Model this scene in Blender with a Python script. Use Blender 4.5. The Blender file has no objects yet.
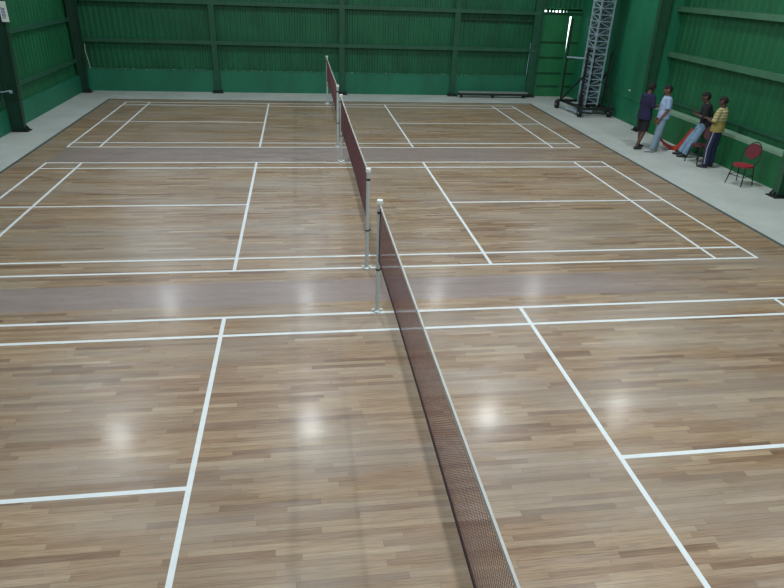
import bpy, bmesh, math, random
from mathutils import Vector, Matrix
random.seed(7)
C = bpy.context.scene.collection
PI = math.pi
sc = bpy.context.scene
sc.view_settings.view_transform = 'Standard'
sc.view_settings.look = 'None'
sc.view_settings.gamma = 1.0
sc.view_settings.use_curve_mapping = False
sc.view_settings.exposure = 0.0

# ------------------------------------------------------------------ materials
def lin(r, g, b):
    f = lambda c: (c/255/12.92) if c <= 10 else ((c/255+0.055)/1.055)**2.4
    return (f(r), f(g), f(b), 1)

class NT:
    def __init__(s, name):
        s.m = bpy.data.materials.new(name); s.m.use_nodes = True
        s.t = s.m.node_tree; s.n = s.t.nodes; s.l = s.t.links
        s.b = s.n['Principled BSDF']; s.tc = None
    def co(s, kind='Object'):
        if not s.tc: s.tc = s.n.new('ShaderNodeTexCoord')
        return s.tc.outputs[kind]
    def lk(s, a, b): s.l.new(a, b)
    def inp(s, sock, v):
        if hasattr(v, 'is_output'): s.lk(v, sock)
        else: sock.default_value = v
    def math(s, op, a, b=None, c=None):
        n = s.n.new('ShaderNodeMath'); n.operation = op
        s.inp(n.inputs[0], a)
        if b is not None: s.inp(n.inputs[1], b)
        if c is not None: s.inp(n.inputs[2], c)
        return n.outputs[0]
    def mapping(s, scale, loc=(0, 0, 0)):
        n = s.n.new('ShaderNodeMapping'); s.lk(s.co(), n.inputs[0])
        n.inputs['Scale'].default_value = scale; n.inputs['Location'].default_value = loc
        return n.outputs[0]
    def noise(s, vec, scale, detail=3, rough=.5):
        n = s.n.new('ShaderNodeTexNoise'); s.lk(vec, n.inputs['Vector'])
        n.inputs['Scale'].default_value = scale; n.inputs['Detail'].default_value = detail
        n.inputs['Roughness'].default_value = rough
        return n.outputs['Fac']
    def ramp(s, fac, stops, interp='LINEAR'):
        n = s.n.new('ShaderNodeValToRGB'); s.inp(n.inputs[0], fac)
        n.color_ramp.interpolation = interp
        e = n.color_ramp.elements
        while len(e) < len(stops): e.new(.5)
        for q, (p, c) in zip(e, stops): q.position = p; q.color = c
        return n.outputs[0]
    def mix(s, fac, a, b, mode='MIX'):
        n = s.n.new('ShaderNodeMix'); n.data_type = 'RGBA'; n.blend_type = mode
        s.inp(n.inputs[0], fac); s.inp(n.inputs[6], a); s.inp(n.inputs[7], b)
        return n.outputs[2]
    def smooth(s, v, a, b):
        n = s.n.new('ShaderNodeMapRange'); n.interpolation_type = 'SMOOTHSTEP'
        s.inp(n.inputs[0], v); n.inputs[1].default_value = a; n.inputs[2].default_value = b
        n.inputs[3].default_value = 0; n.inputs[4].default_value = 1
        return n.outputs[0]
    def bump(s, h, strength=.2, dist=.01):
        n = s.n.new('ShaderNodeBump'); s.lk(h, n.inputs['Height'])
        n.inputs['Strength'].default_value = strength; n.inputs['Distance'].default_value = dist
        s.lk(n.outputs[0], s.b.inputs['Normal'])

def mottled(name, c, rough=.6, metal=0, var=.12, scale=6, detail=4, stretch=(1, 1, 1), spec=.5, bump=0):
    t = NT(name)
    f = t.noise(t.mapping(stretch), scale, detail, .6)
    k = lambda q: (min(1, c[0]*q), min(1, c[1]*q), min(1, c[2]*q), 1)
    t.lk(t.ramp(f, [(.3, k(1-var)), (.7, k(1+var))]), t.b.inputs['Base Color'])
    t.b.inputs['Roughness'].default_value = rough
    t.b.inputs['Metallic'].default_value = metal
    t.b.inputs['Specular IOR Level'].default_value = spec
    if bump: t.bump(f, bump)
    return t.m

def wood_floor():
    t = NT('varnished_strip_wood')
    sp = t.n.new('ShaderNodeSeparateXYZ'); t.lk(t.co(), sp.inputs[0])
    x, y = sp.outputs[0], sp.outputs[1]
    W, L = .062, .85
    yr = t.math('DIVIDE', y, W); row = t.math('FLOOR', yr)
    wn = t.n.new('ShaderNodeTexWhiteNoise'); wn.noise_dimensions = '1D'; t.lk(row, wn.inputs['W'])
    xo = t.math('ADD', t.math('DIVIDE', x, L), t.math('MULTIPLY', wn.outputs['Value'], 17.3))
    col = t.math('FLOOR', xo)
    cb = t.n.new('ShaderNodeCombineXYZ'); t.lk(row, cb.inputs[0]); t.lk(col, cb.inputs[1])
    w2 = t.n.new('ShaderNodeTexWhiteNoise'); w2.noise_dimensions = '2D'; t.lk(cb.outputs[0], w2.inputs['Vector'])
    v = w2.outputs['Value']
    base = t.ramp(v, [(0, lin(124, 100, 82)), (.14, lin(142, 117, 95)), (.5, lin(155, 132, 108)), (.85, lin(163, 142, 118)), (1, lin(172, 152, 127))])
    # long grain inside each board
    off = t.n.new('ShaderNodeVectorMath'); off.operation = 'MULTIPLY_ADD'
    t.lk(t.co(), off.inputs[0]); off.inputs[1].default_value = (1.6, 34, 1)
    t.lk(w2.outputs['Color'], off.inputs[2])
    g = t.noise(off.outputs[0], 2.2, 5, .65)
    base = t.mix(.75, base, t.ramp(g, [(.28, (.42, .36, .32, 1)), (.5, (.90, .88, .86, 1)), (.72, (1.18, 1.16, 1.14, 1))]), 'MULTIPLY')
    # broad wear plus grey sheen in the colour, and brown/grey drift between board batches
    big = t.noise(t.mapping((.35, 1.2, 1)), 1.0, 4, .6)
    base = t.mix(t.math('MULTIPLY', t.smooth(big, .40, .62), .55), base, lin(152, 143, 134))
    st = t.noise(t.mapping((.12, 2.6, 1), (5, 2, 0)), 1.6, 3, .6)
    base = t.mix(.6, base, t.ramp(st, [(.3, (.68, .60, .52, 1)), (.55, (1.0, .98, .96, 1)), (.75, (1.1, 1.08, 1.05, 1))]), 'MULTIPLY')
    # grey-violet boards laid between the courts
    def band(y0, y1, x0, x1):
        a = t.math('MULTIPLY', t.smooth(y, y0-.01, y0+.01), t.math('SUBTRACT', 1, t.smooth(y, y1-.01, y1+.01)))
        b = t.math('MULTIPLY', t.smooth(x, x0-.1, x0+.1), t.math('SUBTRACT', 1, t.smooth(x, x1-2.0, x1+2.0)))
        return t.math('MULTIPLY', a, b)
    s = t.math('ADD', band(.312, 1.014, -30, 4.8), band(7.566, 8.814, -6.7, 5.4))
    base = t.mix(t.math('MULTIPLY', s, .78), base, t.mix(g, lin(124, 110, 109), lin(150, 138, 138)))
    fy = t.math('FRACT', yr); fx = t.math('FRACT', xo)
    seam = t.math('MAXIMUM', t.math('LESS_THAN', fy, .035), t.math('LESS_THAN', fx, .0035))
    base = t.mix(t.math('MULTIPLY', seam, .3), base, lin(60, 45, 35))
    t.lk(base, t.b.inputs['Base Color'])
    r = t.ramp(t.noise(t.mapping((.8, 1.2, 1)), 1.1, 5, .65), [(.3, (.27,)*3+(1,)), (.7, (.42,)*3+(1,))])
    t.lk(r, t.b.inputs['Roughness'])
    t.b.inputs['Coat Weight'].default_value = .13; t.b.inputs['Coat Roughness'].default_value = .16
    w3 = t.n.new('ShaderNodeTexWhiteNoise'); w3.noise_dimensions = '3D'; t.lk(w2.outputs['Color'], w3.inputs['Vector'])
    tilt = t.math('MULTIPLY', t.math('MULTIPLY', t.math('SUBTRACT', w3.outputs['Value'], .5), .13*W), fy)   # boards cup by a hair
    h = t.math('ADD', t.math('MULTIPLY', g, .0009), tilt)
    t.bump(h, 1.0, 1.0)
    return t.m

def plaster_green(name, c):
    t = NT(name)
    a = t.noise(t.mapping((1, 1, .35)), 1.3, 5, .6)
    b = t.noise(t.mapping((1, 1, 1)), 14, 4, .6)
    k = lambda q: (c[0]*q, c[1]*q, c[2]*q, 1)
    col = t.ramp(a, [(.3, k(.8)), (.7, k(1.2))])
    col = t.mix(.3, col, t.ramp(b, [(.35, (.8, .8, .8, 1)), (.65, (1.1, 1.1, 1.1, 1))]), 'MULTIPLY')
    t.lk(col, t.b.inputs['Base Color']); t.b.inputs['Roughness'].default_value = .55
    t.bump(b, .15, .004)
    return t.m

def light_specks(name, c, speck, thr=.62):  # pale specks painted for daylight leaking under the sheet
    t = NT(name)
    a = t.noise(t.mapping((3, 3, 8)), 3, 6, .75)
    t.lk(t.mix(t.smooth(a, thr, thr+.06), c, speck), t.b.inputs['Base Color'])
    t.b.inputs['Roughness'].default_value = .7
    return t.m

def concrete():
    t = NT('pale_concrete')
    a = t.noise(t.mapping((1, 1, 1)), .8, 6, .6); b = t.noise(t.mapping((1, 1, 1)), 9, 5, .7)
    col = t.ramp(a, [(.3, lin(168, 173, 170)), (.7, lin(188, 193, 190))])
    col = t.mix(.35, col, t.ramp(b, [(.3, (.82, .82, .82, 1)), (.7, (1.08, 1.08, 1.08, 1))]), 'MULTIPLY')
    t.lk(col, t.b.inputs['Base Color']); t.b.inputs['Roughness'].default_value = .5
    return t.m

def emit(name, c, s):
    t = NT(name); t.b.inputs['Base Color'].default_value = c
    t.b.inputs['Emission Color'].default_value = c; t.b.inputs['Emission Strength'].default_value = s
    return t.m

M = dict(
    wood=wood_floor(), line=mottled('white_court_paint', lin(214, 221, 225), .45, var=.05, scale=9),
    concrete=concrete(), edge=mottled('dark_edge_strip', lin(74, 84, 82), .6),
    sheet=mottled('green_painted_sheet', lin(24, 92, 62), .45, var=.22, scale=1.6, stretch=(1, 1, .5)),
    sheet_r=mottled('green_painted_sheet_side', lin(26, 94, 60), .45, var=.18, scale=1.4, stretch=(1, 1, .5)),
    dwarf=plaster_green('teal_green_plaster', lin(26, 108, 82)),
    dwarf_r=plaster_green('green_plaster_side', lin(20, 100, 56)),
    plaster=plaster_green('green_plaster_corner', lin(26, 112, 80)),
    ledge=mottled('bare_cement_ledge', lin(118, 150, 128), .8, var=.15, scale=5),
    sill=light_specks('light_specked_sill', lin(26, 98, 72), lin(150, 175, 160), .56),
    purlin=mottled('green_purlin_paint', lin(34, 84, 64), .5, var=.15, scale=3),
    purlin_r=mottled('grey_green_purlin_paint', lin(62, 108, 82), .5, var=.15, scale=3),
    column_b=mottled('back_column_paint', lin(24, 80, 58), .5, var=.2, scale=4),
    column=mottled('dark_green_steel_paint', lin(20, 58, 44), .5, var=.2, scale=4),
    column_r=mottled('mid_green_steel_paint', lin(30, 78, 54), .5, var=.2, scale=4),
    gate=mottled('green_gate_paint', lin(32, 110, 68), .5, var=.15, scale=2),
    gate_rail=mottled('dark_gate_rail', lin(16, 66, 44), .5),
    black=mottled('black_steel', lin(26, 32, 34), .5, var=.3), rubber=mottled('black_rubber', lin(22, 24, 26), .8),
    dalu=mottled('dull_aluminium', lin(90, 104, 112), .6, .2), alu=mottled('aluminium', lin(158, 178, 192), .5, .15, var=.1), steel=mottled('grey_post_steel', lin(186, 196, 200), .4, .25, var=.08, scale=10),
    white=mottled('white_plastic', lin(225, 230, 228), .4, var=.03),
    cord=mottled('black_cord', lin(30, 22, 24), .8), net=mottled('maroon_netting_twine', lin(100, 64, 68), .9, var=.1),
    tape=mottled('grey_white_tape', lin(178, 178, 176), .8, var=.06), 
    red=mottled('red_plastic', lin(140, 32, 48), .45, var=.15), orange=mottled('orange_red_plastic', lin(196, 60, 46), .4, var=.1),
    dred=mottled('dark_red_fabric', lin(92, 24, 34), .8), brownseat=mottled('dark_maroon_vinyl', lin(74, 30, 36), .6),
    skin=mottled('brown_skin', lin(112, 74, 58), .6, var=.06, scale=12), skin2=mottled('deep_brown_skin', lin(84, 58, 50), .6, var=.06, scale=12),
    hair=mottled('black_hair', lin(10, 9, 10), .8, var=.3, scale=60), eye=mottled('eye_white', lin(120, 112, 106), .5), lips=mottled('lip', lin(110, 60, 55), .5),
    navy=mottled('navy_cotton', lin(28, 28, 62), .9, var=.2), blackc=mottled('black_cotton', lin(26, 26, 32), .9, var=.2),
    lblue=mottled('pale_blue_cotton', lin(150, 172, 205), .9, var=.08), gblue=mottled('grey_blue_cotton', lin(120, 142, 160), .9, var=.1),
    jeans=mottled('light_wash_denim', lin(122, 150, 178), .9, var=.15, scale=10), track=mottled('dark_blue_polyester', lin(28, 36, 70), .7, var=.15),
    shoe=mottled('dark_shoe', lin(40, 42, 46), .7), shoew=mottled('pale_shoe', lin(150, 155, 158), .7),
    roof=mottled('galvanised_roof', lin(120, 130, 128), .5, .2), bench=mottled('grey_bench_wood', lin(120, 134, 128), .7), bench_shade=mottled('shaded_bench_frame', lin(34, 34, 34), .7),
    lamp=emit('lamp_lens', (1, 1, 1, 1), 8), phone=mottled('dark_phone', lin(20, 22, 26), .2),
    ink=mottled('blue_ink', lin(50, 70, 150), .7), ball=mottled('yellow_green_plastic', lin(200, 214, 40), .5),
)
t = NT('milky_polycarbonate'); n = t.n.new('ShaderNodeBsdfTransparent'); n.inputs[0].default_value = (.75, .78, .82, 1)
mx = t.n.new('ShaderNodeMixShader'); mx.inputs[0].default_value = .9; t.lk(t.b.outputs[0], mx.inputs[1]); t.lk(n.outputs[0], mx.inputs[2]); t.lk(mx.outputs[0], t.n['Material Output'].inputs[0]); M['poly'] = t.m
def striped_yellow():
    t = NT('yellow_striped_jersey')
    sp = t.n.new('ShaderNodeSeparateXYZ'); t.lk(t.co(), sp.inputs[0]); z = sp.outputs[2]
    f = t.math('FRACT', t.math('MULTIPLY', z, 15))
    hi = t.math('GREATER_THAN', z, 1.18)
    m = t.math('MULTIPLY', t.math('LESS_THAN', f, .4), hi)
    t.lk(t.mix(m, lin(150, 136, 78), lin(182, 178, 150)), t.b.inputs['Base Color']); t.b.inputs['Roughness'].default_value = .9
    return t.m
M['yellow'] = striped_yellow()

# ------------------------------------------------------------------ helpers
def bm_new(): return bmesh.new()
def obj(name, bm, m, parent=None, smooth=False, loc=None):
    me = bpy.data.meshes.new(name)
    if hasattr(bm, 'to_mesh'):
        bmesh.ops.recalc_face_normals(bm, faces=bm.faces[:]); bm.to_mesh(me); bm.free()
    else: me = bm
    me.materials.clear(); me.materials.append(m)
    if smooth: 
        for p in me.polygons: p.use_smooth = True
        me.set_sharp_from_angle(angle=math.radians(50))
    o = bpy.data.objects.new(name, me); C.objects.link(o)
    if parent: o.parent = parent
    if loc: o.location = loc
    return o
def tag(o, label, cat, group=None):
    o['label'] = label; o['category'] = cat
    if group: o['group'] = group
    return o
def thing(name, label, cat, loc=(0, 0, 0), rz=0, group=None):
    o = bpy.data.objects.new(name, None); C.objects.link(o); o.empty_display_size = .1
    o.location = loc; o.rotation_euler = (0, 0, rz)
    return tag(o, label, cat, group)
def struct(name, bm, m, parent=None):
    o = obj(name, bm, m, parent)
    if not parent: o['kind'] = 'structure'
    return o
def dup(root, loc, rz, label, group=None):
    def cp(o, par):
        c = o.copy(); C.objects.link(c); c.parent = par
        for ch in [q for q in o.children]: cp(ch, c)
        return c
    r = cp(root, None); r.location = loc; r.rotation_euler = (0, 0, rz); r['label'] = label
    if group: r['group'] = group
    return r
def box(bm, x0, x1, y0, y1, z0, z1, bev=0):
    r = bmesh.ops.create_cube(bm, size=1, matrix=Matrix.Translation(((x0+x1)/2, (y0+y1)/2, (z0+z1)/2)) @ Matrix.Diagonal((abs(x1-x0), abs(y1-y0), abs(z1-z0), 1)))
    if bev:
        es = list({e for v in r['verts'] for e in v.link_edges})
        bmesh.ops.bevel(bm, geom=es, offset=bev, segments=2, affect='EDGES', profile=.5)
def prism(bm, pts, ext):
    """polygon pts (3D, planar) extruded by vector ext"""
    a = [bm.verts.new(q) for q in pts]; b = [bm.verts.new(Vector(q)+Vector(ext)) for q in pts]
    n = len(pts); bm.faces.new(a); bm.faces.new(b[::-1])
    for i in range(n): bm.faces.new((a[i], b[i], b[(i+1) % n], a[(i+1) % n]))
def frame(d):
    d = d.normalized(); u = Vector((0, 0, 1)) if abs(d.z) < .9 else Vector((0, 1, 0))
    s = d.cross(u).normalized(); return s, d.cross(s).normalized()
def tube(bm, pts, r, n=10, flat=1.0, caps=True, side=None):
    """tapered tube through pts; r scalar or list; flat squashes along the second axis"""
    pts = [Vector(q) for q in pts]; k = len(pts)
    rs = r if isinstance(r, (list, tuple)) else [r]*k
    rings = []; ps = None
    for i, q in enumerate(pts):
        d = (pts[min(i+1, k-1)]-pts[max(i-1, 0)]).normalized()
        if side is not None: s = (Vector(side)-d*Vector(side).dot(d)).normalized(); u = d.cross(s)
        elif ps is None: s, u = frame(d)
        else: s = (ps-d*ps.dot(d)).normalized(); u = d.cross(s)
        ps = s; rr = rs[i]
        if isinstance(rr, (list, tuple)): ra, rb = rr
        else: ra, rb = rr, rr*flat
        rings.append([bm.verts.new(q+s*ra*math.cos(2*PI*j/n)+u*rb*math.sin(2*PI*j/n)) for j in range(n)])
    for a, b in zip(rings, rings[1:]):
        for j in range(n): bm.faces.new((a[j], a[(j+1) % n], b[(j+1) % n], b[j]))
    if caps: bm.faces.new(rings[0][::-1]); bm.faces.new(rings[-1])
def ball(bm, c, r, seg=16, ring=10):
    r = (r, r, r) if not isinstance(r, (tuple, list)) else r
    bmesh.ops.create_uvsphere(bm, u_segments=seg, v_segments=ring, radius=1, matrix=Matrix.Translation(c) @ Matrix.Diagonal((*r, 1)))
def limb(bm, pts, rs, n=12, **k):
    tube(bm, pts, rs, n, **k)
    for q, r in zip(pts, rs):
        if not isinstance(r, (list, tuple)): ball(bm, q, r*.96, 16, 12)
def remesh(bm, voxel, smooth_it=3):
    me = bpy.data.meshes.new('tmp'); bmesh.ops.recalc_face_normals(bm, faces=bm.faces[:]); bm.to_mesh(me); bm.free()
    o = bpy.data.objects.new('tmp', me); C.objects.link(o)
    m = o.modifiers.new('r', 'REMESH'); m.mode = 'VOXEL'; m.voxel_size = voxel; m.use_smooth_shade = True
    if smooth_it:
        s = o.modifiers.new('s', 'SMOOTH'); s.iterations = smooth_it; s.factor = .5
    dg = bpy.context.evaluated_depsgraph_get(); dg.update()
    out = bpy.data.meshes.new_from_object(o.evaluated_get(dg))
    bpy.data.objects.remove(o); bpy.data.meshes.remove(me)
    return out

# ------------------------------------------------------------------ levels of the hall
XL, XR, YB, YN, H = -8.6, 9.8, 17.2, -10.5, 8.2
AY, BY, CY = 0.0, 1.388, 8.879          # court A far line, court B near line, court C near line

bm = bm_new(); box(bm, XL-.4, XR+.5, YN, YB+.3, -.3, -.02); struct('floor', bm, M['concrete'])
bm = bm_new(); box(bm, -7.30, 7.48, -9.0, 15.42, -.018, 0); wf = struct('wooden_floor', bm, M['wood'])
bm = bm_new()
box(bm, -7.37, -7.302, -9.0, 15.49, -.019, .004); box(bm, 7.482, 7.56, -9.0, 15.49, -.019, .004); box(bm, -7.302, 7.482, 15.422, 15.49, -.019, .004)
struct('trim_1', bm, M['edge'])

def court_lines(y0, name):
    w = .05; bm = bm_new()
    xs = [6.7, 5.94, 1.98]
    ya, yb = y0, y0+6.1
    for s in (-1, 1):
        for x in xs:
            xc = s*(x-w/2) if x != 1.98 else s*(x+w/2)
            box(bm, xc-w/2, xc+w/2, ya, yb, -.001, .0024)
        a, b = sorted((s*1.98, s*6.7)); box(bm, a, b, y0+3.05-w/2, y0+3.05+w/2, -.001, .0018)
    for y in (ya+w/2, ya+.46+w/2, yb-.46-w/2, yb-w/2):
        box(bm, -6.7, 6.7, y-w/2, y+w/2, -.001, .0021)
    o = obj('court_lines', bm, M['line'], wf); o['label'] = name
court_lines(-6.1, 'white lines of the nearest badminton court')
court_lines(BY, 'white lines of the middle badminton court')
court_lines(CY, 'white lines of the farthest badminton court')

# ------------------------------------------------------------------ walls
def corrugated(bm, p0, p1, inward, z0, z1, pitch=.19, depth=.028):
    """trapezoidal sheet between p0 and p1 (2D), ribs towards inward (2D)"""
    p0, p1, w = Vector(p0), Vector(p1), Vector(inward); L = (p1-p0).length; d = (p1-p0)/L
    prof = []
    n = int(L/pitch)
    for i in range(n+1):
        for a, h in ((0, 0), (.30, 0), (.42, 1), (.72, 1), (.84, 0)):
            s = (i+a)*pitch
            if s <= L: prof.append((s, h*depth))
    prof.append((L, 0))
    lo, hi = [], []
    for s, h in prof:
        q = p0+d*s+w*h
        lo.append(bm.verts.new((q.x, q.y, z0))); hi.append(bm.verts.new((q.x, q.y, z1)))
    for i in range(len(lo)-1): bm.faces.new((lo[i], lo[i+1], hi[i+1], hi[i]))
def cchan(bm, a, b, h=.16, dp=.06, up=Vector((0, 0, 1)), inw=Vector((0, -1, 0))):
    """C purlin from a to b: web against the sheet and two lips towards the room"""
    a, b = Vector(a), Vector(b); t = .012
    for (u0, u1, w0, w1) in ((-h/2, h/2, dp-t, dp), (h/2-t, h/2, 0, dp-t), (-h/2, -h/2+t, 0, dp-t)):
        prism(bm, [a+up*u0+inw*w0, a+up*u1+inw*w0, a+up*u1+inw*w1, a+up*u0+inw*w1], b-a)

# back wall: plastered dwarf wall, sheet above, gate bay at the right end
GX = 8.16
bm = bm_new(); box(bm, XL-.4, GX, YB, YB+.25, -.02, .75); wb = struct('wall_back', bm, M['dwarf'])
bm = bm_new(); corrugated(bm, (XL-.3, YB+.08), (GX, YB+.08), (0, -1), .752, 4.9); corrugated(bm, (XL-.3, YB+.08), (GX, YB+.08), (0, -1), 6.7, H); corrugated(bm, (.6, YB+.08), (GX, YB+.08), (0, -1), 4.9, 6.7); corrugated(bm, (GX, YB+.08), (XR+.2, YB+.08), (0, -1), 3.16, H)
obj('sheet_cladding', bm, M['sheet'], wb)
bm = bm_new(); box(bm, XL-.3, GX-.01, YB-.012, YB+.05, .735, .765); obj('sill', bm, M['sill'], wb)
for z, nm in ((1.70, 0), (3.0, 0), (4.4, 0), (5.8, 0), (7.2, 0)):
    bm = bm_new(); cchan(bm, (XL-.2, YB+.04, z), (GX if z < 3.05 else XR, YB+.04, z), .13, .135); obj('purlin', bm, M['purlin'], wb)
win = bpy.data.objects.new('added_window_1', None); C.objects.link(win); win['kind'] = 'structure'; win.location = (-4, YB+.08, 5.8)  # unseen window band, added to give the floor a daylight sheen
for i in range(6):
    x0 = XL-.3+i*1.53-win.location.x
    bm = bm_new(); box(bm, x0+.02, x0+1.51, -.004, .004, -.9, .9); obj('pane', bm, M['poly'], win)
    bm = bm_new(); box(bm, x0-.02, x0+.02, -.03, .03, -.9, .9); obj('mullion', bm, M['purlin'], win)
# short stiffener right of the third column
bm = bm_new(); cchan(bm, (5.1, YB+.04, 2.72), (8.0, YB+.04, 2.70), .05, .05); obj('stiffener', bm, M['column'], wb)

def back_column(x, label, w=.22, top=H):
    t = thing('steel_column', label, 'column', (x, YB-.02, -.02), 0, 'green steel columns along the back wall')
    bm = bm_new()
    box(bm, -w/2, w/2, -.012, 0, 0, top); box(bm, -w/2, w/2, -.07, -.058, 0, top); box(bm, -.006, .006, -.058, -.012, 0, top)
    obj('shaft', bm, M['column_b'], t)
    bm = bm_new(); box(bm, -w/2-.09, w/2+.09, -.24, 0, 0, .03)
    box(bm, -w/2-.06, w/2+.06, -.15, -.02, .03, .09)
    obj('base_plate', bm, M['black'], t)
    return t
back_column(-3.93, 'dark green steel column on back wall, above left half of farthest court', .2)
back_column(.65, 'dark green steel column on back wall just right of the nets', .2)
back_column(4.93, 'dark green steel column on back wall at left end of low bench', .2)
t = back_column(8.02, 'dark green steel column on back wall beside the sheet metal gate', .26)

# gate bay
g = bpy.data.objects.new('door_1', None); C.objects.link(g); g['kind'] = 'structure'; g.location = (0, 0, 0)
gy = YB+.06
bm = bm_new()
# left leaf whose right edge leans, leaving a daylight slit that narrows downwards
for (xa0, xb0, xa1, xb1, z0, z1) in ((GX+.1, 9.36, GX+.1, 9.36, -.02, 1.65), (GX+.1, 9.350, GX+.1, 9.325, 1.65, 2.92), (GX+.1, 9.40, GX+.1, 9.40, 2.92, 3.05)):
    prism(bm, [(xa0, gy, z0), (xb0, gy, z0), (xb1, gy, z1), (xa1, gy, z1)], (0, .03, 0))
obj('gate_leaf', bm, M['gate'], g)
bm = bm_new()
for (xa0, xb0, xa1, xb1, z0, z1) in ((9.361, 9.95, 9.361, 9.95, -.02, 1.65), (9.360, 9.95, 9.395, 9.95, 1.65, 2.92), (9.401, 9.95, 9.401, 9.95, 2.92, 3.05)):
    prism(bm, [(xa0, gy, z0), (xb0, gy, z0), (xb1, gy, z1), (xa1, gy, z1)], (0, .03, 0))
obj('gate_leaf', bm, M['gate'], g)
for z in (.38, .87, 1.45, 2.0):
    bm = bm_new(); box(bm, GX+.1, 9.28, gy-.03, gy, z-.02, z+.02); obj('gate_rail', bm, M['gate_rail'], g)
    bm = bm_new(); box(bm, 9.42, 9.8, gy-.03, gy, z-.02, z+.02); obj('gate_rail', bm, M['gate_rail'], g)
bm = bm_new(); box(bm, GX, GX+.1, YB-.04, YB+.1, -.02, H); obj('gate_post', bm, M['column_r'], g)
bm = bm_new(); box(bm, GX+.1, XR, gy-.04, gy, 2.99, 3.05); obj('gate_lintel', bm, M['gate_rail'], g)
# daylight comes in between the fins where the sheet ends over the gate
bm = bm_new()
xs = GX+.1; k = 0
while xs < 9.95:
    w = [.02, .10, .09, .06, .05, .09, .1, 0][k]
    gap = [.10, .04, .05, .09, .08, .035, .02][k] if k < 7 else 0
    x1 = xs+w if gap else 9.95
    box(bm, xs, x1, gy-.01, gy+.03, 3.05, 3.17); xs = x1+gap; k += 1
box(bm, GX+.1, 9.95, gy-.01, gy+.03, 3.11, 3.2)
obj('gate_fin', bm, M['gate'], g)
bm = bm_new(); box(bm, -.022, .022, -.02, .0, -.022, .022, .006); o = obj('gate_bolt', bm, M['white'], g, loc=(8.33, gy-.005, .36))
# bright edge line beside the column, built as a thin pale tube
bm = bm_new(); tube(bm, [(7.86, YB-.03, .80), (7.88, YB-.03, 1.95)], .012); obj('edge_tube', bm, M['alu'], wb)

# left wall
bm = bm_new(); box(bm, XL-.3, XL, YN, YB, -.02, .55); wl = struct('wall_left', bm, M['dwarf'])
bm = bm_new(); corrugated(bm, (XL-.1, YN), (XL-.1, YB+.1), (1, 0), .552, H, .26, .012); obj('sheet_cladding', bm, M['sheet_r'], wl)
for z in (1.03, 2.35, 3.6, 5.0, 6.6):
    bm = bm_new(); cchan(bm, (XL-.08, YN, z), (XL-.08, YB, z), .12, .08, inw=Vector((1, 0, 0))); obj('purlin', bm, M['purlin'], wl)
# right wall
bm = bm_new(); box(bm, XR, XR+.30, YN, 11.0, -.02, .719); wr = struct('wall_right', bm, M['dwarf_r'])
bm = bm_new(); box(bm, XR-.006, XR+.28, YN, 11.0, .72, .80); obj('ledge', bm, M['ledge'], wr)
bm = bm_new(); corrugated(bm, (XR+.31, YN), (XR+.31, 11.3), (-1, 0), .70, H, .26, .012); obj('sheet_cladding', bm, M['sheet_r'], wr)
for z in (1.0, 2.28, 3.5, 5.0, 6.6):
    bm = bm_new(); cchan(bm, (XR+.28, YN, z), (XR+.28, 11.1, z),   .14 if z > 1.5 else .07, .16 if z > 1.5 else .03, inw=Vector((-1, 0, 0))); obj('purlin', bm, M['purlin_r'] if z > 1.5 else M['purlin'], wr)
bm = bm_new(); box(bm, XR, XR+.3, 11.35, YB+.3, -.02, H); box(bm, XR, XR+.3, 11.0, 11.36, -.02, H)
obj('plaster_bay', bm, M['plaster'], wr)
bm = bm_new(); box(bm, XR-.006, XR, 11.4, YB, .70, .715); obj('plaster_band', bm, M['dwarf_r'], wr)
bm = bm_new(); box(bm, XR-.012, XR, 12.5, 12.62, .97, 1.0); obj('paint_chip', bm, M['white'], wr)
# shell outside the cladding, near wall, roof
bm = bm_new(); box(bm, XL-.45, XL-.35, YN, YB+.3, -.02, H); box(bm, XR+.4, XR+.5, YN, YB+.3, -.02, H)
box(bm, XL-.45, XR+.5, YN-.1, YN, -.3, H); struct('wall_near', bm, M['sheet'])
bm = bm_new(); box(bm, XL-.5, XR+.55, YN-.1, YB+.4, H, H+.1); struct('ceiling', bm, M['roof'])

# tapered side columns
def side_column(x, y, sgn, label, mat, w0=.31, w1=.47, topz=3.0, depth=.17, grp='tapered steel columns along the side walls'):
    t = thing('steel_column', label, 'column', (x, y, -.02), 0, grp)
    wt = w0+(w1-w0)*H/topz
    bm = bm_new(); f = sgn
    # inner flange (sloping), web, outer flange
    prism(bm, [(f*w0, -depth/2, 0), (f*(w0+.014), -depth/2, 0), (f*(wt+.014), -depth/2, H), (f*wt, -depth/2, H)], (0, depth, 0))
    prism(bm, [(0.001*f, -.006, 0), (f*w0, -.006, 0), (f*wt, -.006, H), (0.001*f, -.006, H)], (0, .012, 0))
    prism(bm, [(0.001*f, -depth/2, 0), (f*.014, -depth/2, 0), (f*.014, -depth/2, H), (0.001*f, -depth/2, H)], (0, depth, 0))
    obj('shaft', bm, mat, t)
    bm = bm_new(); a, b = sorted((.001*f, f*(w0+.12))); box(bm, a, b, -depth/2-.07, depth/2+.07, 0, .025)
    for yy in (-.1, 0, .1):
        prism(bm, [(f*(w0+.014), yy-.006, .025), (f*(w0+.10), yy-.006, .025), (f*(w0+.014), yy-.006, .14)], (0, .012, 0))
    obj('base_plate', bm, M['black'], t)
    for yy in (-.1, .1):
        bm = bm_new(); tube(bm, [(f*(w0+.06), yy*.5+.03, .02), (f*(w0+.06), yy*.5+.03, .07)], .016, 6); obj('bolt', bm, M['black'], t)
    return t
side_column(XL, 10.72, 1, 'tapered dark green column at left photo edge, carrying the white sign', M['column'])
side_column(XL-.02, 16.85, 1, 'tapered dark green column in the far left corner of the hall', M['column'], .22, .34)
side_column(XR, 11.15, -1, 'tapered green column on right wall behind the two standing people', M['column_r'], .26, .34)
side_column(XR, 4.65, -1, 'tapered green column at right photo edge beyond the red chair', M['column_r'], .34, .5)
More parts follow.
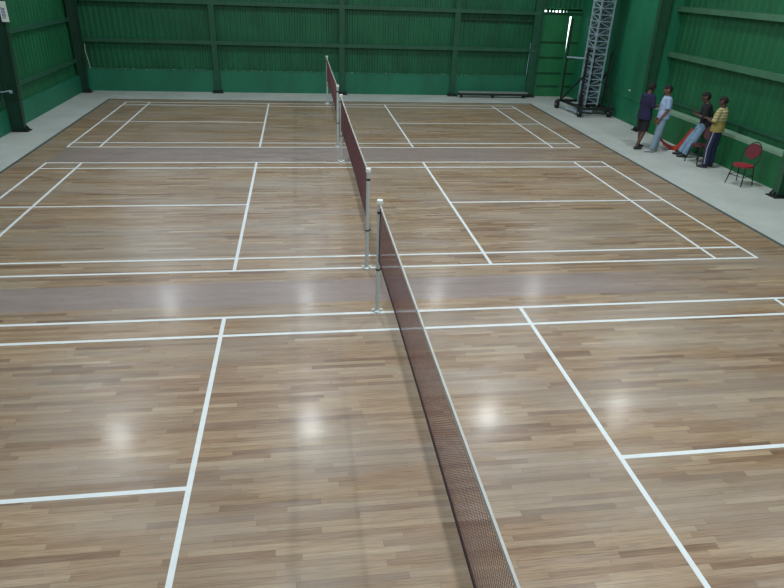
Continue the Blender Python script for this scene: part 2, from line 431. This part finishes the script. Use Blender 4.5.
side_column(XL, 3.4, 1, 'tapered dark green left wall column outside the photo, nearer the camera', M['column'])
side_column(XR, -2.5, -1, 'tapered green right wall column outside the photo, nearer the camera', M['column_r'], .34, .5)

# sign on left column: white board with handwritten blue marks running vertically
t = thing('wall_sign', 'small white sign with blue vertical writing, on the left column', 'sign', (-8.11, 10.615, 2.92))
bm = bm_new(); box(bm, -.085, .085, -.012, .0, -.235, .235, .003); obj('board', bm, M['white'], t)
bm = bm_new()
for i in range(7):
    z = .09-i*.036; s = 1 if i % 2 else -1
    tube(bm, [(-.03, -.014, z), (.0+s*.02, -.014, z-.02), (.035, -.014, z+.012*s), (.0, -.014, z-.03)], .006, 5)
tube(bm, [(-.045, -.014, .11), (-.04, -.014, -.16)], .005, 5)
obj('writing', bm, M['ink'], t)
# pale pipe stub on the left column
t = thing('pipe_hook', 'short pale pipe stub with round end cap, fixed low on left column', 'pipe', (-8.45, 10.55, 1.02))
bm = bm_new(); tube(bm, [(-.25, 0, -.02), (-.05, 0, 0), (.08, 0, .03)], .018); obj('pipe', bm, M['alu'], t)
bm = bm_new(); tube(bm, [(.06, 0, .0), (.12, 0, .0)], .04, 12); obj('end_cap', bm, M['alu'], t)
# hanging cable in the far corner
bm = bm_new(); tube(bm, [(0, 0, 1.6), (-.01, 0, 1.3), (.04, 0, 1.0), (.06, 0, .78)], .011, 6)
tag(obj('cable', bm, M['tape'], loc=(-8.28, 16.95, 0)), 'thin pale cable hanging beside the far left corner column', 'cable')

# low bench along the back wall
t = thing('bench', 'low grey-topped bench along back wall between the last two columns', 'bench', (6.48, 16.82, -.02))
bm = bm_new(); box(bm, -1.36, 1.36, -.14, .14, .17, .21, .006); obj('seat', bm, M['bench'], t)
bm = bm_new(); box(bm, -1.34, 1.34, -.12, -.09, .10, .17); box(bm, -1.34, 1.34, .09, .12, .10, .17); obj('apron', bm, M['bench_shade'], t)  # near-black frame colour holds the shadow under the seat
for x in (-1.25, 0, 1.25):
    bm = bm_new(); box(bm, x-.03, x+.03, -.12, .12, 0, .10); obj('leg', bm, M['bench_shade'], t)

# ------------------------------------------------------------------ nets and posts
def make_post():
    t = thing('net_post', '', 'net post', (0, 0, 0), 0, 'badminton net posts')
    bm = bm_new(); tube(bm, [(0, 0, .0), (0, 0, 1.53)], .027, 14); obj('pole', bm, M['steel'], t, True)
    bm = bm_new(); tube(bm, [(0, 0, 1.52), (0, 0, 1.545), (0, 0, 1.575), (0, 0, 1.58)], [.036, .04, .038, .02], 14); obj('cap', bm, M['white'], t, True)
    bm = bm_new(); tube(bm, [(0, 0, 0), (0, 0, .012), (0, 0, .03)], [.05, .05, .03], 16); obj('floor_socket', bm, M['steel'], t)
    for s in (-1, 1):
        bm = bm_new(); tube(bm, [(s*.027, 0, .035), (s*.06, 0, .035)], .010, 8); ball(bm, (s*.062, 0, .035), .015, 10, 6); obj('knob', bm, M['white'], t)
    bm = bm_new(); tube(bm, [(0, 0, 1.40), (0, 0, 1.43)], .031, 12); obj('clamp', bm, M['black'], t)
    bm = bm_new(); tube(bm, [(0, 0, .62), (0, 0, .64)], .031, 12); box(bm, .025, .05, -.01, .01, .63, .648); obj('cleat', bm, M['black'], t)
    return t
posts = [(AY, 'silver net post on far line of the nearest court'), (-6.1, 'silver net post of nearest court standing under the camera'),
         (BY, 'silver net post at near side of the middle court'), (BY+6.1, 'silver net post at far side of the middle court'),
         (CY, 'silver net post at near side of the farthest court'), (CY+6.1, 'silver net post at far side of farthest court by back wall')]
P0 = make_post()
for i, (y, lb) in enumerate(posts):
    if i == 0: P0.location = (0, y, 0); P0['label'] = lb
    else: dup(P0, (0, y, 0), 0, lb)

def make_net():
    t = thing('badminton_net', '', 'net', (0, 0, 0), 0, 'badminton nets')
    y0, y1 = .06, 6.04
    L = y1-y0
    top = lambda s: 1.53-.022*4*s*(1-s)
    bot = lambda s: .78+.07*4*s*(1-s)
    bm = bm_new(); n = 240; w = .0011
    for i in range(n+1):
        s = i/n; y = y0+L*s
        box(bm, -w, w, y-w, y+w, bot(s), top(s)-.03)
    K = 30
    for k in range(K+1):
        f = k/K
        pts = [(0, y0+L*s/12, bot(s/12)+(top(s/12)-.03-bot(s/12))*f) for s in range(13)]
        tube(bm, pts, w*1.15, 4)
    obj('netting', bm, M['net'], t)
    bm = bm_new()
    N = 16
    for a in range(N):
        s0, s1 = a/N, (a+1)/N
        prism(bm, [(-.008, y0+L*s0, top(s0)-.032), (-.008, y0+L*s1, top(s1)-.032), (-.008, y0+L*s1, top(s1)), (-.008, y0+L*s0, top(s0))], (.016, 0, 0))
    obj('top_tape', bm, M['tape'], t)
    bm = bm_new(); tube(bm, [(0, y0+L*s/N, bot(s/N)) for s in range(N+1)], .010, 6); obj('bottom_cord', bm, M['cord'], t)
    for y in (y0, y1):
        bm = bm_new(); tube(bm, [(0, y, .78), (0, y, 1.52)], .007, 6); obj('side_cord', bm, M['cord'], t)
    for a, b in ((.0275, y0-.008), (y1+.008, 6.0725)):
        bm = bm_new(); tube(bm, [(0, a, 1.507), (0, b, 1.507)], .004, 5); obj('tie_cord', bm, M['tape'], t)
    return t
N0 = make_net(); N0.location = (0, -6.1, 0); N0['label'] = 'maroon badminton net across the nearest court, largest in the photo'
dup(N0, (0, BY, 0), 0, 'maroon badminton net across the middle court')
dup(N0, (0, CY, 0), 0, 'maroon badminton net across the farthest court, nearest the back wall')

# tiny yellow-green thing at the left photo edge on the middle court
bm = bm_new(); ball(bm, (0, 0, .03), (.035, .03, .03), 12, 8); tube(bm, [(0, 0, .04), (0, 0, .09)], [.018, .034], 10)
tag(obj('shuttlecock', bm, M['ball'], loc=(-6.24, 3.80, 0.003), smooth=True), 'yellow-green shuttlecock on the wooden floor at left photo edge', 'shuttlecock')

# ------------------------------------------------------------------ mast lift on wheels
def bar(bm, a, b, r): # square bar
    a, b = Vector(a), Vector(b); s, u = frame(b-a)
    prism(bm, [a-s*r-u*r, a+s*r-u*r, a+s*r+u*r, a-s*r+u*r], b-a)
T = thing('mast_lift', 'tall aluminium lattice mast lift on black wheeled base, far right corner', 'mast lift', (8.95, 13.98, -.02))
def L3(x, y, z): return (x-8.95, y-14.1, z)
bm = bm_new()
for y in (13.35, 14.95):
    bar(bm, L3(8.3 if y > 14 else 8.42, y, .27), L3(9.72, y, .27), .042)
bar(bm, L3(8.62, 13.35, .27), L3(8.50, 14.95, .27), .04); bar(bm, L3(9.5, 13.35, .27), L3(9.5, 14.95, .27), .03)
bar(bm, L3(8.62, 14.05, .27), L3(9.5, 14.05, .27), .04); bar(bm, L3(8.62, 13.35, .13), L3(9.5, 13.35, .13), .02)
obj('base_frame', bm, M['black'], T)
wheel = None
for (x, y) in ((8.5, 13.35), (9.58, 13.35), (8.32, 14.95), (9.52, 14.95)):
    bm = bm_new(); tube(bm, [(x-8.95-.045, y-14.1, .14), (x-8.95+.045, y-14.1, .14)], .14, 18)
    w = obj('wheel', bm, M['rubber'], T)
    bm = bm_new(); tube(bm, [(x-8.95-.052, y-14.1, .14), (x-8.95+.052, y-14.1, .14)], .035, 10); obj('wheel_hub', bm, M['alu'], w)
    bm = bm_new(); bar(bm, (x-8.95, y-14.1, .12), (x-8.95, y-14.1+.02, .27), .02); obj('fork', bm, M['black'], T)
bm = bm_new(); bar(bm, L3(8.48, 14.5, .12), L3(8.55, 13.6, .12), .035); bar(bm, L3(8.45, 14.4, .12), L3(9.1, 13.7, .12), .03); obj('outrigger', bm, M['alu'], T)
# upright frame
def post(a, b, r=.03, m='black', nm='upright'):
    bm = bm_new(); bar(bm, L3(*a), L3(*b), r); obj(nm, bm, M[m], T)
post((8.58, 13.62, .27), (8.58, 13.62, 2.15)); post((9.40, 13.62, .27), (9.40, 13.62, 2.1))
post((8.42, 14.93, .27), (8.42, 14.93, 3.0), .026); post((9.5, 14.93, .27), (9.5, 14.93, 2.0))
post((8.58, 13.62, 2.1), (8.72, 13.62, 2.1), .03, 'black', 'cross_bar')
post((8.42, 14.90, .32), (8.62, 13.62, 1.35), .022, 'black', 'brace'); post((9.5, 14.90, .3), (9.40, 13.62, 1.5), .022, 'black', 'brace')
post((8.60, 13.40, .32), (8.74, 13.75, 1.0), .016, 'black', 'brace'); post((9.55, 13.37, .3), (9.40, 13.6, 1.2), .018, 'black', 'brace')
post((8.42, 14.93, 1.75), (8.72, 14.0, 1.82), .025, 'alu', 'cross_bar')
post((8.58, 13.62, 1.1), (8.80, 13.75, 1.1), .014, 'black', 'cross_bar')
post((9.20, 13.75, 1.1), (9.40, 13.62, 1.1), .014, 'black', 'cross_bar')
# mast: nested lattice sections
def lattice(x0, x1, y0, y1, z0, z1, pitch, r, name, mat='alu'):
    bm = bm_new()
    for x in (x0, x1):
        for y in (y0, y1): bar(bm, L3(x, y, z0), L3(x, y, z1), r*1.5)
    z = z0+.06; i = 0
    while z < z1:
        for (a, b) in (((x0, y0), (x1, y0)), ((x0, y1), (x1, y1)), ((x0, y0), (x0, y1)), ((x1, y0), (x1, y1))):
            bar(bm, L3(*a, z), L3(*b, z), r*.85)
            if z+pitch < z1:
                q = (a, b) if i % 2 else (b, a)
                bar(bm, L3(*q[0], z), L3(*q[1], z+pitch), r*.55)
        z += pitch; i += 1
    obj(name, bm, M[mat], T)
lattice(8.83, 9.27, 13.75, 14.35, .32, 5.6, .20, .016, 'mast_section')
lattice(8.91, 9.19, 13.85, 14.25, .40, 7.2, .17, .016, 'mast_section', 'dalu')
bm = bm_new(); box(bm, 8.80-8.95, 9.12-8.95, 13.85-14.1, 14.25-14.1, .30, .62, .01); obj('winch_box', bm, M['black'], T)
bm = bm_new(); bar(bm, L3(8.90, 13.74, .3), L3(8.90, 13.74, 1.9), .012); bar(bm, L3(8.96, 14.05, .6), L3(8.96, 14.05, 5.5), .03); obj('hose_guide', bm, M['black'], T)

# ------------------------------------------------------------------ chairs
def make_chair(seat_m, back_m, label, loc, rz, group='metal framed chairs by the right wall'):
    """local: faces +y, back at -y"""
    t = thing('chair', label, 'chair', loc, rz, group)
    bm = bm_new(); tube(bm, [(0, 0, .425), (0, 0, .43), (0, 0, .465), (0, 0, .475)], [.19, .215, .215, .18], 24); obj('seat', bm, seat_m, t, False)
    bm = bm_new()
    pts = []
    for i in range(21):
        a = PI*i/20
        pts.append((.215*math.cos(a), -.18-.13*math.sin(a), .60+.35*math.sin(a)))
    pts = [(.17, -.14, .42)]+pts+[(-.17, -.14, .42)]
    tube(bm, pts, .014, 8); obj('back_frame', bm, M['black'], t, True)
    bm = bm_new(); n = 14
    ring = [(.17*math.cos(2*PI*i/20), -.255-.06*math.sin(2*PI*i/20), .745+.17*math.sin(2*PI*i/20)) for i in range(20)]
    prism(bm, ring, (0, .025, .006)); obj('backrest', bm, back_m, t)
    for sx in (-1, 1):
        bm = bm_new(); tube(bm, [(sx*.155, .14, .43), (sx*.20, .20, 0)], [.016, .013], 8); obj('leg', bm, M['black'], t, True)
        bm = bm_new(); tube(bm, [(sx*.17, -.14, .43), (sx*.20, -.24, 0)], [.016, .013], 8); obj('leg', bm, M['black'], t, True)
    bm = bm_new(); tube(bm, [(-.18, .165, .22), (.18, .165, .22)], .009, 6); tube(bm, [(-.185, -.19, .22), (.185, -.19, .22)], .009, 6)
    for sx in (-1, 1): tube(bm, [(sx*.178, .165, .22), (sx*.185, -.19, .22)], .009, 6)
    obj('stretcher', bm, M['black'], t)
    return t
make_chair(M['red'], M['dred'], 'empty red-seated metal chair with oval red backrest, standing alone by right wall', (9.20, 5.58, -.02), math.radians(112))
make_chair(M['brownseat'], M['brownseat'], 'dark maroon chair between the man in black and the man in yellow', (9.30, 7.47, -.02), math.radians(105))

# orange-red moulded seat shell lying by the wall
t = thing('seat_shell', 'orange-red plastic seat shell lying on floor between the two pairs of people', 'seat', (9.38, 8.78, -.02), math.radians(62))
t.scale = (1.15, 1.15, 1.15)
def shell(bm, pts, w, th=.02):
    for i in range(len(pts)-1):
        (y0, z0, w0), (y1, z1, w1) = pts[i], pts[i+1]
        d = Vector((0, y1-y0, z1-z0)).normalized(); nrm = Vector((0, -d.z, d.y))*th
        prism(bm, [(-w0*w, y0, z0), (w0*w, y0, z0), (w1*w, y1, z1), (-w1*w, y1, z1)], nrm)
bm = bm_new(); shell(bm, [(.0, .03, 1), (-.08, .07, 1), (-.16, .18, .98), (-.24, .33, .9), (-.30, .46, .75), (-.33, .55, .5)], .21); obj('backrest', bm, M['orange'], t)
bm = bm_new(); shell(bm, [(.0, .03, 1), (.10, .06, 1), (.22, .12, .95), (.31, .21, .9), (.37, .30, .8)], .20); obj('seat', bm, M['red'], t)
bm = bm_new(); tube(bm, [(-.2, -.05, .015), (.2, -.05, .015)], .015, 8); tube(bm, [(-.22, .1, .015), (.22, .1, .015)], .015, 8)
tube(bm, [(-.2, -.05, .015), (-.22, .1, .015)], .015, 8); tube(bm, [(.2, -.05, .015), (.22, .1, .015)], .015, 8); obj('foot_frame', bm, M['white'], t)

# ------------------------------------------------------------------ people
def hand(bm, wr, el, palm_n, s, curl=.5, mirror=1):
    wr, el = Vector(wr), Vector(el); d = (wr-el).normalized()
    n = Vector(palm_n); n = (n-d*n.dot(d)).normalized(); sd = d.cross(n)*mirror
    tube(bm, [wr-d*.01, wr+d*.03*s, wr+d*.085*s], [(.026*s, .018*s), (.038*s, .016*s), (.040*s, .014*s)], 10, side=sd)
    for k, (o, l) in enumerate(((-.030, .068), (-.010, .078), (.010, .073), (.029, .058))):
        p = wr+d*.08*s+sd*o*s; pts = [p-d*.02*s]; a = 0
        for j in range(3):
            a += curl*(.35 if j == 0 else .7); p = p+(d*math.cos(a)+n*math.sin(a))*l*s/3*1.05; pts.append(p)
        tube(bm, [pts[0], *pts[1:]], [.0095*s, .009*s, .0085*s, .0075*s], 8)
    p = wr+d*.02*s-sd*.03*s
    tube(bm, [wr+d*.02*s-sd*.018*s, p+d*.02*s-sd*.012*s, p+d*.045*s-sd*.018*s+n*.012*s, p+d*.065*s-sd*.012*s+n*.022*s], [.013*s, .012*s, .0105*s, .009*s], 8)

K = 1.14
def person(label, loc, rz, J, s=1.0, shirt=None, pants=None, skin=None, shoe=None, sleeve=.5, pant_len=1.0, tunic=0, head_yaw=0, head_pitch=0, stripe=None, socks=None):
    """local: faces +y, right hand at +x. J: joint positions in metres for a 1.70 m body"""
    t = thing('person', label, 'person', loc, rz)
    V = {k: Vector(v)*s for k, v in J.items() if k != 'curl'}
    pel, chest, neck = V['pel'], V['chest'], V['neck']
    up = (neck-pel).normalized(); sx = (V['shR']-V['shL']).normalized()
    waist = pel.lerp(chest, .45)
    bm = bm_new()
    hx = (V['hipR']-V['hipL']).normalized()
    tube(bm, [pel-up*.10*s, pel, waist, chest, chest.lerp(neck, .65), neck], [(.12*s, .09*s), (.155*s, .105*s), (.135*s, .092*s), (.158*s, .105*s), (.12*s, .08*s), (.055*s, .055*s)], 20, side=sx)
    for S in 'LR':
        limb(bm, [V['hip'+S], V['kn'+S], V['kn'+S].lerp(V['an'+S], .35), V['an'+S]], [.078*s, .054*s, .056*s, .036*s])
        limb(bm, [V['sh'+S], V['el'+S], V['el'+S].lerp(V['wr'+S], .3), V['wr'+S]], [.050*s, .037*s, .038*s, .025*s])
        a = V['an'+S]; f = V['toe'+S]-a; f.z = 0; f.normalize()
        tube(bm, [a-f*.04*s+Vector((0, 0, -.04*s)), a+f*.05*s+Vector((0, 0, -.045*s)), a+f*.14*s+Vector((0, 0, -.06*s))], [(.034*s, .03*s), (.038*s, .028*s), (.036*s, .016*s)], 10)
        hand(bm, V['wr'+S], V['el'+S], J.get('palm'+S, (0, 0, -1)), s, J.get('curl', .6), 1 if S == 'R' else -1)
    # head
    hr = Matrix.Rotation(head_yaw, 4, 'Z') @ Matrix.Rotation(head_pitch, 4, 'X')
    hc = V['head']
    def hp(x, y, z): return hc+hr @ Vector((x*s, y*s, z*s))
    tube(bm, [neck-up*.02, neck.lerp(hc, .6), hc], [.054*s, .052*s, .05*s], 12)
    b2 = bm_new()
    ball(b2, (0, 0, .015), (.077, .097, .105), 24, 16); ball(b2, (0, .02, -.055), (.056, .066, .060), 18, 12)
    tube(b2, [(0, .09, .025), (0, .112, -.018), (0, .095, -.028)], [.009, .016, .012], 8)
    for q in (-1, 1): ball(b2, (q*.077, -.005, -.005), (.010, .020, .032), 10, 8)
    ball(b2, (0, .083, -.062), (.024, .010, .007), 10, 6); ball(b2, (0, .068, -.098), (.022, .018, .014), 10, 6)
    b2.transform(Matrix.Translation(hc) @ hr @ Matrix.Diagonal((s, s, s, 1)))
    tm = bpy.data.meshes.new('x'); b2.to_mesh(tm); b2.free(); bm.from_mesh(tm); bpy.data.meshes.remove(tm)
    body = obj('body', remesh(bm, .0075, 2), skin, t, True)
    for q in (-1, 1):
        bm = bm_new(); ball(bm, hp(q*.031, .088, .012), (.011*s, .007*s, .006*s), 10, 6); obj('eye', bm, M['eye'], t, True)
    bm = bm_new(); ball(bm, hp(0, .091, -.060), (.02*s, .006*s, .006*s), 10, 6); obj('mouth', bm, M['lips'], t, True)
    bm = bm_new()
    bmesh.ops.create_uvsphere(bm, u_segments=28, v_segments=18, radius=1)
    for v in bm.verts:
        c = v.co.copy(); k = 1+.03*math.sin(c.x*23+c.z*17)+.02*math.sin(c.y*31)
        v.co = Vector((c.x*.088*k, c.y*.108*k, c.z*.112*k+.022))
    dead = [v for v in bm.verts if (v.co.y > .0 and v.co.z < .055-.0*v.co.y and v.co.y > (-.02+.4*0)) or v.co.z < -.055]
    bmesh.ops.delete(bm, geom=dead, context='VERTS')
    ex = bmesh.ops.extrude_face_region(bm, geom=bm.faces[:])
    for v in [e for e in ex['geom'] if isinstance(e, bmesh.types.BMVert)]: v.co *= .90
    bm.transform(Matrix.Translation(hc) @ hr @ Matrix.Diagonal((s, s, s, 1)))
    obj('hair', bm, M['hair'], t, True)
    # shirt
    bm = bm_new()
    low = pel-up*(.06+tunic)*s
    hem = (.175+.03*min(1, tunic*5))*s
    tube(bm, [low, pel+up*.03, waist, chest, chest.lerp(neck, .7), neck-up*.005], [(hem*K, hem*.78*K), (.176*s*K, .134*s*K), (.162*s*K, .122*s*K), (.180*s*K, .130*s*K), (.150*s*K, .105*s*K), (.068*s, .068*s)], 24, side=sx)
    for S in 'LR':
        e = V['sh'+S].lerp(V['el'+S], min(1, sleeve*2)) if sleeve <= .5 else V['el'+S]
        pts = [V['sh'+S].lerp(chest, .25), V['sh'+S], e]; rs = [.070*s, .066*s, .066*s]
        if sleeve > .5: pts.append(V['el'+S].lerp(V['wr'+S], (sleeve-.5)*2)); rs.append(.05*s)
        limb(bm, pts[:-1], rs[:-1]); tube(bm, pts[-2:], rs[-2:], 14)
    obj('shirt', remesh(bm, .008, 4), shirt, t, True)
    # trousers
    bm = bm_new()
    tube(bm, [pel+up*.06*s, pel, pel-up*.10*s], [(.160*s, .114*s), (.172*s, .122*s), (.16*s, .11*s)], 20, side=hx)
    for S in 'LR':
        if pant_len >= 1:
            limb(bm, [V['hip'+S], V['kn'+S]], [.104*s, .090*s]); tube(bm, [V['kn'+S], V['an'+S]+Vector((0, 0, .0))], [.090*s, .074*s], 14)
        else:
            ball(bm, V['hip'+S], .098*s); tube(bm, [V['hip'+S], V['hip'+S].lerp(V['kn'+S], pant_len)], [.102*s, .100*s], 14)
    pn = obj('trousers', remesh(bm, .008, 4), pants, t, True)
    if stripe:
        bm = bm_new()
        for S, q in (('L', -1), ('R', 1)):
            sd = hx*q
            tube(bm, [V['hip'+S]+sd*.102*s, V['kn'+S]+sd*.086*s, V['an'+S]+sd*.070*s+Vector((0, 0, .03))], [(.010, .006)]*3, 8, side=Vector((0, 1, 0)))
        obj('side_stripe', bm, stripe, pn)
    for S in 'LR':
        bm = bm_new(); a = V['an'+S]; f = V['toe'+S]-a; f.z = 0; f.normalize(); z0 = Vector((a.x, a.y, a.z-.082*s))
        side = f.cross(Vector((0, 0, 1)))
        tube(bm, [z0-f*.075*s+Vector((0, 0, .035*s)), z0-f*.05*s+Vector((0, 0, .042*s)), z0+f*.04*s+Vector((0, 0, .042*s)), z0+f*.13*s+Vector((0, 0, .03*s)), z0+f*.185*s+Vector((0, 0, .022*s))],
             [(.022*s, .028*s), (.038*s, .041*s), (.046*s, .041*s), (.048*s, .028*s), (.026*s, .018*s)], 14, side=side)
        obj('shoe', remesh(bm, .008, 2), shoe, t, True)
    return t, V

def stand(**k):
    J = dict(pel=(0, 0, .95), chest=(0, 0, 1.25), neck=(0, -.01, 1.45), head=(0, .02, 1.585), shL=(-.17, 0, 1.385), shR=(.17, 0, 1.385),
             elL=(-.215, -.03, 1.11), elR=(.215, -.03, 1.11), wrL=(-.21, .05, .87), wrR=(.21, .05, .87), palmL=(1, 0, 0), palmR=(-1, 0, 0),
             hipL=(-.085, 0, .90), hipR=(.085, 0, .90), knL=(-.10, .02, .48), knR=(.10, .02, .48), anL=(-.11, -.01, .085), anR=(.11, -.01, .085),
             toeL=(-.13, .2, .02), toeR=(.13, .2, .02))
    J.update(k); return J
F = -.02
# person in navy, facing right, forearms raised in front
person('person in navy top and black shorts, leftmost, facing the one in pale blue', (8.44, 8.96, F), math.radians(-75),
       stand(elL=(-.21, .02, 1.13), wrL=(-.10, .22, 1.16), elR=(.22, .0, 1.12), wrR=(.12, .23, 1.12), palmL=(0, 0, 1), palmR=(0, 0, 1),
             knL=(-.09, .06, .48), anL=(-.10, .10, .085), toeL=(-.10, .3, .02), knR=(.09, .0, .48), anR=(.10, -.16, .085), toeR=(.12, .1, .02), head=(0, .05, 1.58)),
       1.03, M['navy'], M['blackc'], M['skin2'], M['shoe'], .5, 1.0*.95, .10, head_pitch=-.25)
# person in pale blue, back to wall, arm hanging
person('person in pale blue shirt and grey-blue trousers, standing beside the one in navy', (8.75, 8.56, F), math.radians(70),
       stand(knL=(-.10, .05, .48), anL=(-.12, .12, .085), toeL=(-.13, .32, .02), wrL=(-.19, .12, .86), wrR=(.17, .10, .87)),
       1.03, M['lblue'], M['gblue'], M['skin'], M['shoew'], .42, 1.0, 0, head_pitch=-.2)
# man in black leaning on the ledge, legs out
person('man in black T-shirt and light jeans leaning back on wall ledge, looking down', (9.63, 7.93, F), math.radians(64),
       stand(pel=(0, .0, .86), chest=(0, .06, 1.14), neck=(0, .10, 1.34), head=(0, .15, 1.47), shL=(-.17, .08, 1.28), shR=(.17, .08, 1.28),
             elL=(-.22, .12, 1.02), elR=(.22, .10, 1.02), wrL=(-.07, .27, 1.06), wrR=(.07, .28, 1.08), palmL=(0, 0, 1), palmR=(0, 0, 1),
             hipL=(-.085, .05, .82), hipR=(.085, .05, .82), knL=(-.12, .20, .45), knR=(.10, .25, .45), anL=(-.13, .34, .085), anR=(.10, .42, .085),
             toeL=(-.15, .6, .02), toeR=(.12, .65, .02)),
       1.06, M['blackc'], M['jeans'], M['skin2'], M['shoe'], .5, 1.0, 0, head_pitch=-.35)
# man in yellow
person('man in yellow striped jersey and dark blue striped trousers, holding a phone', (9.33, 7.02, F), math.radians(35),
       stand(elL=(-.23, .04, 1.12), wrL=(-.08, .27, 1.16), elR=(.23, .03, 1.12), wrR=(.09, .27, 1.14), palmL=(0, 0, 1), palmR=(0, 0, 1), curl=.8,
             knL=(-.11, .05, .48), anL=(-.14, .02, .085), toeL=(-.17, .22, .02)),
       1.02, M['yellow'], M['track'], M['skin2'], M['shoe'], .5, 1.0, 0, head_pitch=-.35, stripe=M['tape'])
a = math.radians(35); px, py = 9.33+(-.0)*math.cos(a)-.365*math.sin(a), 7.02+.365*math.cos(a)
bm = bm_new(); box(bm, -.075, .075, -.036, .036, -.004, .005, .003)
ph = obj('phone', bm, M['phone'], loc=(px, py, 1.255+F)); ph.rotation_euler = (math.radians(25), 0, a)
tag(ph, 'dark phone held by the man in the yellow jersey', 'phone')

# ------------------------------------------------------------------ lamps
def make_lamp():
    t = thing('ceiling_lamp', '', 'ceiling lamp', (0, 0, 0), 0, 'high bay lamps under the roof')
    bm = bm_new(); tube(bm, [(0, 0, .03), (0, 0, .10), (0, 0, .28), (0, 0, .36)], [.25, .24, .12, .09], 24); obj('lamp_shade', bm, M['alu'], t, True)
    bm = bm_new(); tube(bm, [(0, 0, 0), (0, 0, .028)], [.20, .235], 24); obj('lens', bm, M['lamp'], t)
    bm = bm_new(); tube(bm, [(0, 0, .36), (0, 0, 1.2)], .012, 8); obj('hanger', bm, M['black'], t)
    return t
LP = [(x, y) for y in (-6.5, -1.2, 6.2, 13.6) for x in (-5.9, -.94, 4.07, 8.0)]  # farthest row is added to lift the dark back wall
lamp0 = make_lamp()
for i, (x, y) in enumerate(LP):
    lb = 'round high bay lamp under the roof, outside the photo, over the court hall'
    o = lamp0 if i == 0 else dup(lamp0, (0, 0, 0), 0, lb)
    o['label'] = lb; o.location = (x, y, 7.0)
    L = bpy.data.lights.new('lamp', 'AREA'); L.shape = 'DISK'; L.size = .42; L.energy = {13.6: 32, 6.2: 102}.get(y, 76)*(.66 if x > 5 else .9 if x < -5 else 1.06); L.color = (.92, .985, 1.0)
    lo = bpy.data.objects.new('lamp_light', L); C.objects.link(lo); lo.parent = o; lo.location = (0, 0, -.02)

w = bpy.data.worlds.new('sky'); sc.world = w; w.use_nodes = True
w.node_tree.nodes['Background'].inputs[0].default_value = (.86, .95, 1, 1)
w.node_tree.nodes['Background'].inputs[1].default_value = 4.0

# ------------------------------------------------------------------ camera
yaw, pit, rol, f = 0.155640, -0.475470, 0.0401108, 616.3
Fv = Vector((math.sin(yaw)*math.cos(pit), math.cos(yaw)*math.cos(pit), math.sin(pit)))
R0 = Vector((math.cos(yaw), -math.sin(yaw), 0)); U0 = R0.cross(Fv)
R = math.cos(rol)*R0+math.sin(rol)*U0; U = -math.sin(rol)*R0+math.cos(rol)*U0
cam = bpy.data.cameras.new('camera'); co = bpy.data.objects.new('camera', cam); C.objects.link(co)
cam.sensor_width = 36; cam.lens = f*36/784; cam.clip_end = 200
co.matrix_world = Matrix(((R.x, U.x, -Fv.x, -.93898), (R.y, U.y, -Fv.y, -7.23812), (R.z, U.z, -Fv.z, 4.03203), (0, 0, 0, 1)))
sc.camera = co
